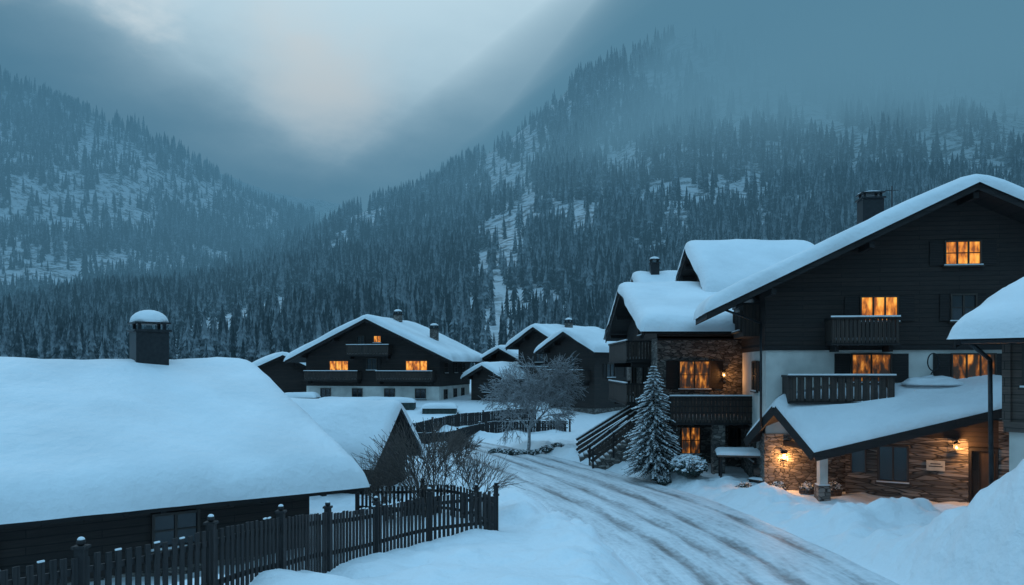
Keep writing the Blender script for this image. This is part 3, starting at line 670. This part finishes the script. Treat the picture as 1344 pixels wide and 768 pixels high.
fence('wooden_fence.001',[(-7,55),(-5.2,57.3),(-2.2,61.0),(1.2,62.2),(4.5,62)],h=.8,pitch=.22,pw=.2,posth=.9,ball=False,sn=.9)
# snow covered hedges in front of the middle chalet
def hedge(name,x0,x1,y,z,w,h):
    b=Bld(name,(0,0,0),0); b['hedge'].box(NEEDLE,x0,x1,y,y+w,z-.5,z+h); snow_strip(b['snow'],x0-.1,x1+.1,y-.1,y+w+.1,z+h,.45); b.done()
hedge('snowy_hedge',-18,-9,73,gz(-13,73),1.6,.7); hedge('snowy_hedge.001',-8,-5,71,gz(-6,71),1.6,.5); hedge('snowy_hedge.002',-22,-18.6,75,gz(-20,75),2,.9)
# ------------------------------------------------------------------ trees
def spruce(name,x,y,h,r,snowf=.5):
    z0=gz(x,y)-.1; m=MB(); m.tube(BARK,(x,y,z0),(x,y,z0+h*.97),.10*h/5,.012,8)
    nw=int(h*6.5)
    for k in range(nw):
        t=(k+.5)/nw; z=z0+h*(.09+.9*t); rr=r*(1-t)**.75*random.uniform(.85,1.1)+.07; nb=int(6+11*(1-t)); a0=random.random()*6.28
        for j in range(nb):
            a=a0+6.283*j/nb+random.uniform(-.25,.25); L=rr*random.uniform(.7,1.12); dr=Vector((math.cos(a),math.sin(a),0)); sd=Vector((-dr.y,dr.x,0))
            st=max(2,int(L/.085)); prev=Vector((x,y,z))
            for i in range(1,st+1):
                f=i/st; p=Vector((x,y,z))+dr*L*f+Vector((0,0,-.32*L*f*f+.10*L*f))
                w=.065+.22*L*(1-f)**.7*min(1,f*4)*.6
                for sg in(-1,1):
                    tip=p+sd*sg*w*random.uniform(.7,1.25)+dr*w*.55+Vector((0,0,-w*random.uniform(.15,.6)))
                    m.poly([prev,p+dr*.02,tip],NEEDLE)
                    if random.random()<snowf:
                        o=Vector((0,0,.022+.03*random.random())); m.poly([prev+o-dr*.02,p+dr*.05+o,p.lerp(tip,random.uniform(.6,1.05))+o*.6],SNOW)
                prev=p
    return m.obj(name)
spruce('spruce_tree',6.75,38.0,5.6,1.6,.8)
spruce('spruce_tree.001',.2,92,7.5,1.9,.4)
def bare(name,x,y,h,mat,levels=5,spread=.55,r0=.12,stems=1,seed=1,rmin=.012,weep=0,base=None):
    random.seed(seed); z0=gz(x,y)-.1 if base is None else base; m=MB()
    def grow(p,d,L,r,l):
        n=3; q=p
        for i in range(n):
            d2=(d+Vector((random.gauss(0,.13),random.gauss(0,.13),random.gauss(0,.08)-weep*(levels-l)*.05))).normalized()
            q2=q+d2*L/n; ra=max(rmin,r*(1-.25*i/n)); rb=max(rmin,r*(1-.25*(i+1)/n))
            m.tube(mat,q,q2,ra,rb,5 if l>2 else 3,False); q=q2; d=d2
            if l>0 and i>0:
                for _ in range(2 if l<levels else 3):
                    ax=d.orthogonal().normalized(); ax.rotate(Matrix.Rotation(random.random()*6.28,3,d)); nd=d.copy(); nd.rotate(Matrix.Rotation(random.uniform(.5,1.1)*spread/.55,3,ax)); grow(q,nd,L*random.uniform(.55,.8),r*.55,l-1)
        if l>0: grow(q,d,L*.75,r*.7,l-1)
    for s_ in range(stems):
        a=random.random()*6.28; tl=.05 if stems==1 else random.uniform(.1,.55)
        grow(Vector((x+math.cos(a)*.1*(stems>1),y+math.sin(a)*.1*(stems>1),z0)),Vector((math.cos(a)*tl,math.sin(a)*tl,1)).normalized(),h,r0,levels)
    return m.obj(name)
bare('bare_tree',1.05,51.2,2.3,FROST,5,.5,.12,1,8,.013,.35)
bare('bare_shrub',-2.7,25.6,1.45,TWIG,2,.30,.022,16,11,.007,0)
bare('bare_shrub.001',-4.1,26.6,1.15,TWIG,2,.34,.018,11,12,.006,0)
bare('bare_shrub.002',-1.4,26.6,1.0,TWIG,2,.34,.018,10,15,.006,0)
bare('bare_shrub.003',-3.0,44.5,.8,TWIG,3,.34,.03,8,13,.01,0)
random.seed(99)
# forest variants
fm,nt,bs=newmat('forest_spruce'); oi=N(nt,'ShaderNodeObjectInfo'); tc=N(nt,'ShaderNodeTexCoord')
nz=N(nt,'ShaderNodeTexNoise'); nz.inputs['Scale'].default_value=6.0; nz.inputs['Detail'].default_value=3; nt.links.new(tc.outputs['Object'],nz.inputs['Vector'])
ad=N(nt,'ShaderNodeMath',operation='MULTIPLY_ADD'); ad.inputs[1].default_value=.28; nt.links.new(oi.outputs['Random'],ad.inputs[0]); nt.links.new(nz.outputs[0],ad.inputs[2])
r=ramp(nt,[(0.48,(0.016,0.028,0.032)),(0.62,(0.055,0.072,0.082)),(0.84,(0.34,0.38,0.41))]); nt.links.new(ad.outputs[0],r.inputs[0])
nt.links.new(r.outputs[0],bs.inputs['Base Color']); bs.inputs['Roughness'].default_value=.9; bs.inputs['Specular IOR Level'].default_value=.1
vc=bpy.data.collections.new('spruce_variants')
for v in range(4):
    m=MB(); random.seed(200+v); m.tube(fm,(0,0,-.05),(0,0,.3),.014,.008,4,False); T=9; wr=random.uniform(.12,.17)
    for k in range(T):
        t=k/T; z1=.10+.90*((k+1.6)/(T+.6)); z1=min(z1,1.0); z0=.06+.86*t; rr=wr*(1-t)**.85*random.uniform(.8,1.15)+.012; n=10
        top=(random.gauss(0,.004),random.gauss(0,.004),z1); ring=[]
        for j in range(n):
            a=6.283*j/n+k; q=rr*(random.uniform(.85,1.25) if j%2 else random.uniform(.45,.65)); ring.append((q*math.cos(a),q*math.sin(a),z0-(.03 if j%2 else -.015)+random.uniform(-.01,.01)))
        m.raw([top]+ring,[(0,1+j,1+(j+1)%n) for j in range(n)],fm)
    me=bpy.data.meshes.new('spruce_variant'); me.from_pydata(m.v,[],m.f); me.materials.append(fm); vc.objects.link(bpy.data.objects.new('spruce_variant',me))
def forest():
    def scatter(n,y0,y1,dens):
        Y=np.sqrt(np.random.uniform(y0**2,y1**2,n)); X=np.random.uniform(-.76,.76,n)*Y
        k=np.random.rand(n)<dens(X,Y); return X[k],Y[k]
    def dens(X,Y):
        c=fbm(X/44+11,Y/150+4,40,4); c2=fbm(X/20,Y/30,44,3)
        p=.07+.93*sstep(.37,.48,c*.62+c2*.38)
        rocky=np.exp(-(((X+480)/170)**2+((Y-800)/170)**2)); p=p*(1-.85*rocky*(c2<.50))
        p*=sstep(128,185,Y-45*(c2-.5)*2)
        return np.clip(p,0,1)
    A=[scatter(20000,110,450,dens),scatter(21000,450,920,dens),scatter(13000,920,1250,dens)]
    X=np.concatenate([a[0] for a in A]);Y=np.concatenate([a[1] for a in A])
    ok=~((X>-60)&(X<40)&(Y<118)); X=X[ok];Y=Y[ok]
    Z=ground(X,Y)-.4; n=len(X)
    S=np.random.uniform(7.0,15.5,n)*(.75+.6*vn(X/40,Y/40,60))*np.interp(Y,[120,220,400,900,1800],[.5,.75,1.0,1.3,1.8])
    me=bpy.data.meshes.new('distant_spruce_forest'); me.vertices.add(n); me.vertices.foreach_set('co',np.stack([X,Y,Z],-1).astype(np.float32).ravel())
    a=me.attributes.new('tscale','FLOAT_VECTOR','POINT'); w=np.random.uniform(.85,1.25,n); a.data.foreach_set('vector',np.stack([S*w,S*w,S],-1).astype(np.float32).ravel())
    a=me.attributes.new('trot','FLOAT_VECTOR','POINT'); a.data.foreach_set('vector',np.stack([np.random.normal(0,.02,n),np.random.normal(0,.02,n),np.random.uniform(0,6.28,n)],-1).astype(np.float32).ravel())
    me.update(); o=bpy.data.objects.new('distant_spruce_forest',me); scene.collection.objects.link(o)
    ng=bpy.data.node_groups.new('forest_instancer','GeometryNodeTree')
    ng.interface.new_socket('Geometry',in_out='INPUT',socket_type='NodeSocketGeometry'); ng.interface.new_socket('Geometry',in_out='OUTPUT',socket_type='NodeSocketGeometry')
    gi=ng.nodes.new('NodeGroupInput');go=ng.nodes.new('NodeGroupOutput'); ip=ng.nodes.new('GeometryNodeInstanceOnPoints'); ci=ng.nodes.new('GeometryNodeCollectionInfo')
    ci.inputs['Collection'].default_value=vc; ci.inputs['Separate Children'].default_value=True; ci.inputs['Reset Children'].default_value=True
    ip.inputs['Pick Instance'].default_value=True
    na=ng.nodes.new('GeometryNodeInputNamedAttribute'); na.data_type='FLOAT_VECTOR'; na.inputs['Name'].default_value='tscale'
    nr=ng.nodes.new('GeometryNodeInputNamedAttribute'); nr.data_type='FLOAT_VECTOR'; nr.inputs['Name'].default_value='trot'
    L=ng.links.new; L(gi.outputs[0],ip.inputs['Points']); L(ci.outputs[0],ip.inputs['Instance']); L(na.outputs[0],ip.inputs['Scale']); L(nr.outputs[0],ip.inputs['Rotation']); L(ip.outputs[0],go.inputs[0])
    md=o.modifiers.new('forest','NODES'); md.node_group=ng; print('trees',n)
forest()
# ------------------------------------------------------------------ fog volumes
def fogmat(name,dens,col):
    m=bpy.data.materials.new(name); m.use_nodes=True; nt=m.node_tree; nt.nodes.clear(); o=N(nt,'ShaderNodeOutputMaterial')
    a=N(nt,'ShaderNodeVolumeAbsorption'); a.inputs['Color'].default_value=(0,0,0,1); a.inputs['Density'].default_value=dens
    e=N(nt,'ShaderNodeEmission'); e.inputs['Color'].default_value=(*col,1); e.inputs['Strength'].default_value=dens  # fog glows by itself: emission stands in for daylight scattered in it
    s=N(nt,'ShaderNodeAddShader'); nt.links.new(a.outputs[0],s.inputs[0]); nt.links.new(e.outputs[0],s.inputs[1]); nt.links.new(s.outputs[0],o.inputs['Volume']); return m
def prism(name,plan,z0,z1,mat,lean=0,ref=1500):
    # lean: how far the free edge of the cloud leans sideways (m) between its base and its top
    n=len(plan); vs=[(x,y,z0) for x,y in plan]+[(x+lean*(1-min(1,abs(x)/ref)) if abs(x)<ref else x,y,z1) for x,y in plan]; m=MB()
    m.raw(vs,[tuple(range(n-1,-1,-1)),tuple(range(n,2*n))]+[(i,(i+1)%n,n+i) for i in range(n)]+[((i+1)%n,n+(i+1)%n,n+i) for i in range(n)],mat); return m.obj(name)
prism('valley_haze',[(-1800,100),(1800,100),(1800,2090),(-1800,2090)],-30,290,fogmat('haze',.00125,(.070,.195,.30)))
prism('fog_bank',[(-560,1300),(170,300),(1600,120),(1600,1650),(600,1600)],115,640,fogmat('fog_thin',.0018,(.125,.28,.385)),1050)
prism('fog_bank.001',[(-330,1250),(150,400),(1600,150),(1600,1600),(700,1500)],160,640,fogmat('fog_mid',.0045,(.115,.265,.365)),800)
prism('fog_bank.002',[(-170,1150),(200,450),(1600,150),(1600,1500),(800,1400)],175,640,fogmat('fog_dense',.0075,(.105,.245,.34)),420)
prism('fog_bank.003',[(-1700,450),(-60,1250),(-1700,1700)],190,600,fogmat('fog_left',.0045,(.066,.178,.27)),-650)
# ------------------------------------------------------------------ world
w=bpy.data.worlds.new('World'); scene.world=w; w.use_nodes=True; nt=w.node_tree; nt.nodes.clear()
out=N(nt,'ShaderNodeOutputWorld'); sky=N(nt,'ShaderNodeTexSky',sky_type='NISHITA'); sky.sun_disc=False; sky.sun_elevation=R(32); sky.sun_rotation=R(-16)
b1=N(nt,'ShaderNodeBackground'); b1.inputs[1].default_value=.008; nt.links.new(sky.outputs[0],b1.inputs[0])
tc=N(nt,'ShaderNodeTexCoord'); sp=N(nt,'ShaderNodeSeparateXYZ'); nt.links.new(tc.outputs['Generated'],sp.inputs[0])
nz=N(nt,'ShaderNodeTexNoise'); nz.inputs['Scale'].default_value=5.0; nz.inputs['Detail'].default_value=7; nz.inputs['Roughness'].default_value=.55
mpw=N(nt,'ShaderNodeMapping'); mpw.inputs['Scale'].default_value=(1,1,2.0); nt.links.new(tc.outputs['Generated'],mpw.inputs[0]); nt.links.new(mpw.outputs[0],nz.inputs['Vector'])
r=ramp(nt,[(0.0,(.06,.17,.26)),(0.20,(.10,.235,.33)),(0.36,(.135,.30,.41)),(0.6,(.34,.74,1.10)),(1.0,(.45,.93,1.38))]); nt.links.new(sp.outputs[2],r.inputs[0])
def blob(cx,cy,cz,sx,sy,sz,col,prev,rad=1.0,nam=.35,lo=0.0):
    sub=N(nt,'ShaderNodeVectorMath',operation='SUBTRACT'); sub.inputs[1].default_value=(cx,cy,cz); nt.links.new(tc.outputs['Generated'],sub.inputs[0])
    ns=N(nt,'ShaderNodeVectorMath',operation='MULTIPLY_ADD'); ns.inputs[1].default_value=(nam,nam,nam); 
    c=N(nt,'ShaderNodeVectorMath',operation='SUBTRACT'); c.inputs[1].default_value=(.5,.5,.5); nt.links.new(nz.outputs['Color'],c.inputs[0])
    nt.links.new(c.outputs[0],ns.inputs[0]); nt.links.new(sub.outputs[0],ns.inputs[2])
    mu=N(nt,'ShaderNodeVectorMath',operation='MULTIPLY'); mu.inputs[1].default_value=(1/sx,1/sy,1/sz); nt.links.new(ns.outputs[0],mu.inputs[0])
    ln=N(nt,'ShaderNodeVectorMath',operation='LENGTH'); nt.links.new(mu.outputs[0],ln.inputs[0])
    mr=N(nt,'ShaderNodeMapRange',interpolation_type='SMOOTHSTEP'); mr.inputs[1].default_value=rad; mr.inputs[2].default_value=lo; mr.inputs[3].default_value=0; mr.inputs[4].default_value=1; nt.links.new(ln.outputs[1],mr.inputs[0])
    mx=N(nt,'ShaderNodeMixRGB'); nt.links.new(mr.outputs[0],mx.inputs[0]); nt.links.new(prev,mx.inputs[1]); mx.inputs[2].default_value=(*col,1); return mx.outputs[0]
c=r.outputs[0]
c=blob(-.12,.84,.52,.70,1.2,.38,(.80,1.04,1.14),c,1.0,.26,.3)
c=blob(-.22,.92,.34,.13,.9,.10,(1.0,1.02,.98),c,1.0,.16,.0)
c=blob(-.50,.77,.41,.18,.9,.07,(1.7,1.6,1.45),c,1.0,.22,.0)
b2=N(nt,'ShaderNodeBackground'); b2.inputs[1].default_value=1.0; nt.links.new(c,b2.inputs[0])
s=N(nt,'ShaderNodeAddShader'); nt.links.new(b1.outputs[0],s.inputs[0]); nt.links.new(b2.outputs[0],s.inputs[1]); nt.links.new(s.outputs[0],out.inputs[0])
sd=bpy.data.lights.new('sun','SUN'); sd.energy=.35; sd.angle=R(15); sd.color=(.88,.96,1.0); so=bpy.data.objects.new('sun',sd); scene.collection.objects.link(so)
so.rotation_euler=Vector((-.6,.65,.42)).to_track_quat('Z','Y').to_euler()
# ------------------------------------------------------------------ camera
cd=bpy.data.cameras.new('camera'); cd.lens=28; cd.sensor_width=36; cd.shift_y=.0714; cd.clip_end=6000; cd.clip_start=.1
co=bpy.data.objects.new('camera',cd); co.location=(0,0,5.6); co.rotation_euler=(R(90),0,0); scene.collection.objects.link(co); scene.camera=co
scene.view_settings.view_transform='Standard'; scene.view_settings.look='None'; scene.view_settings.exposure=0
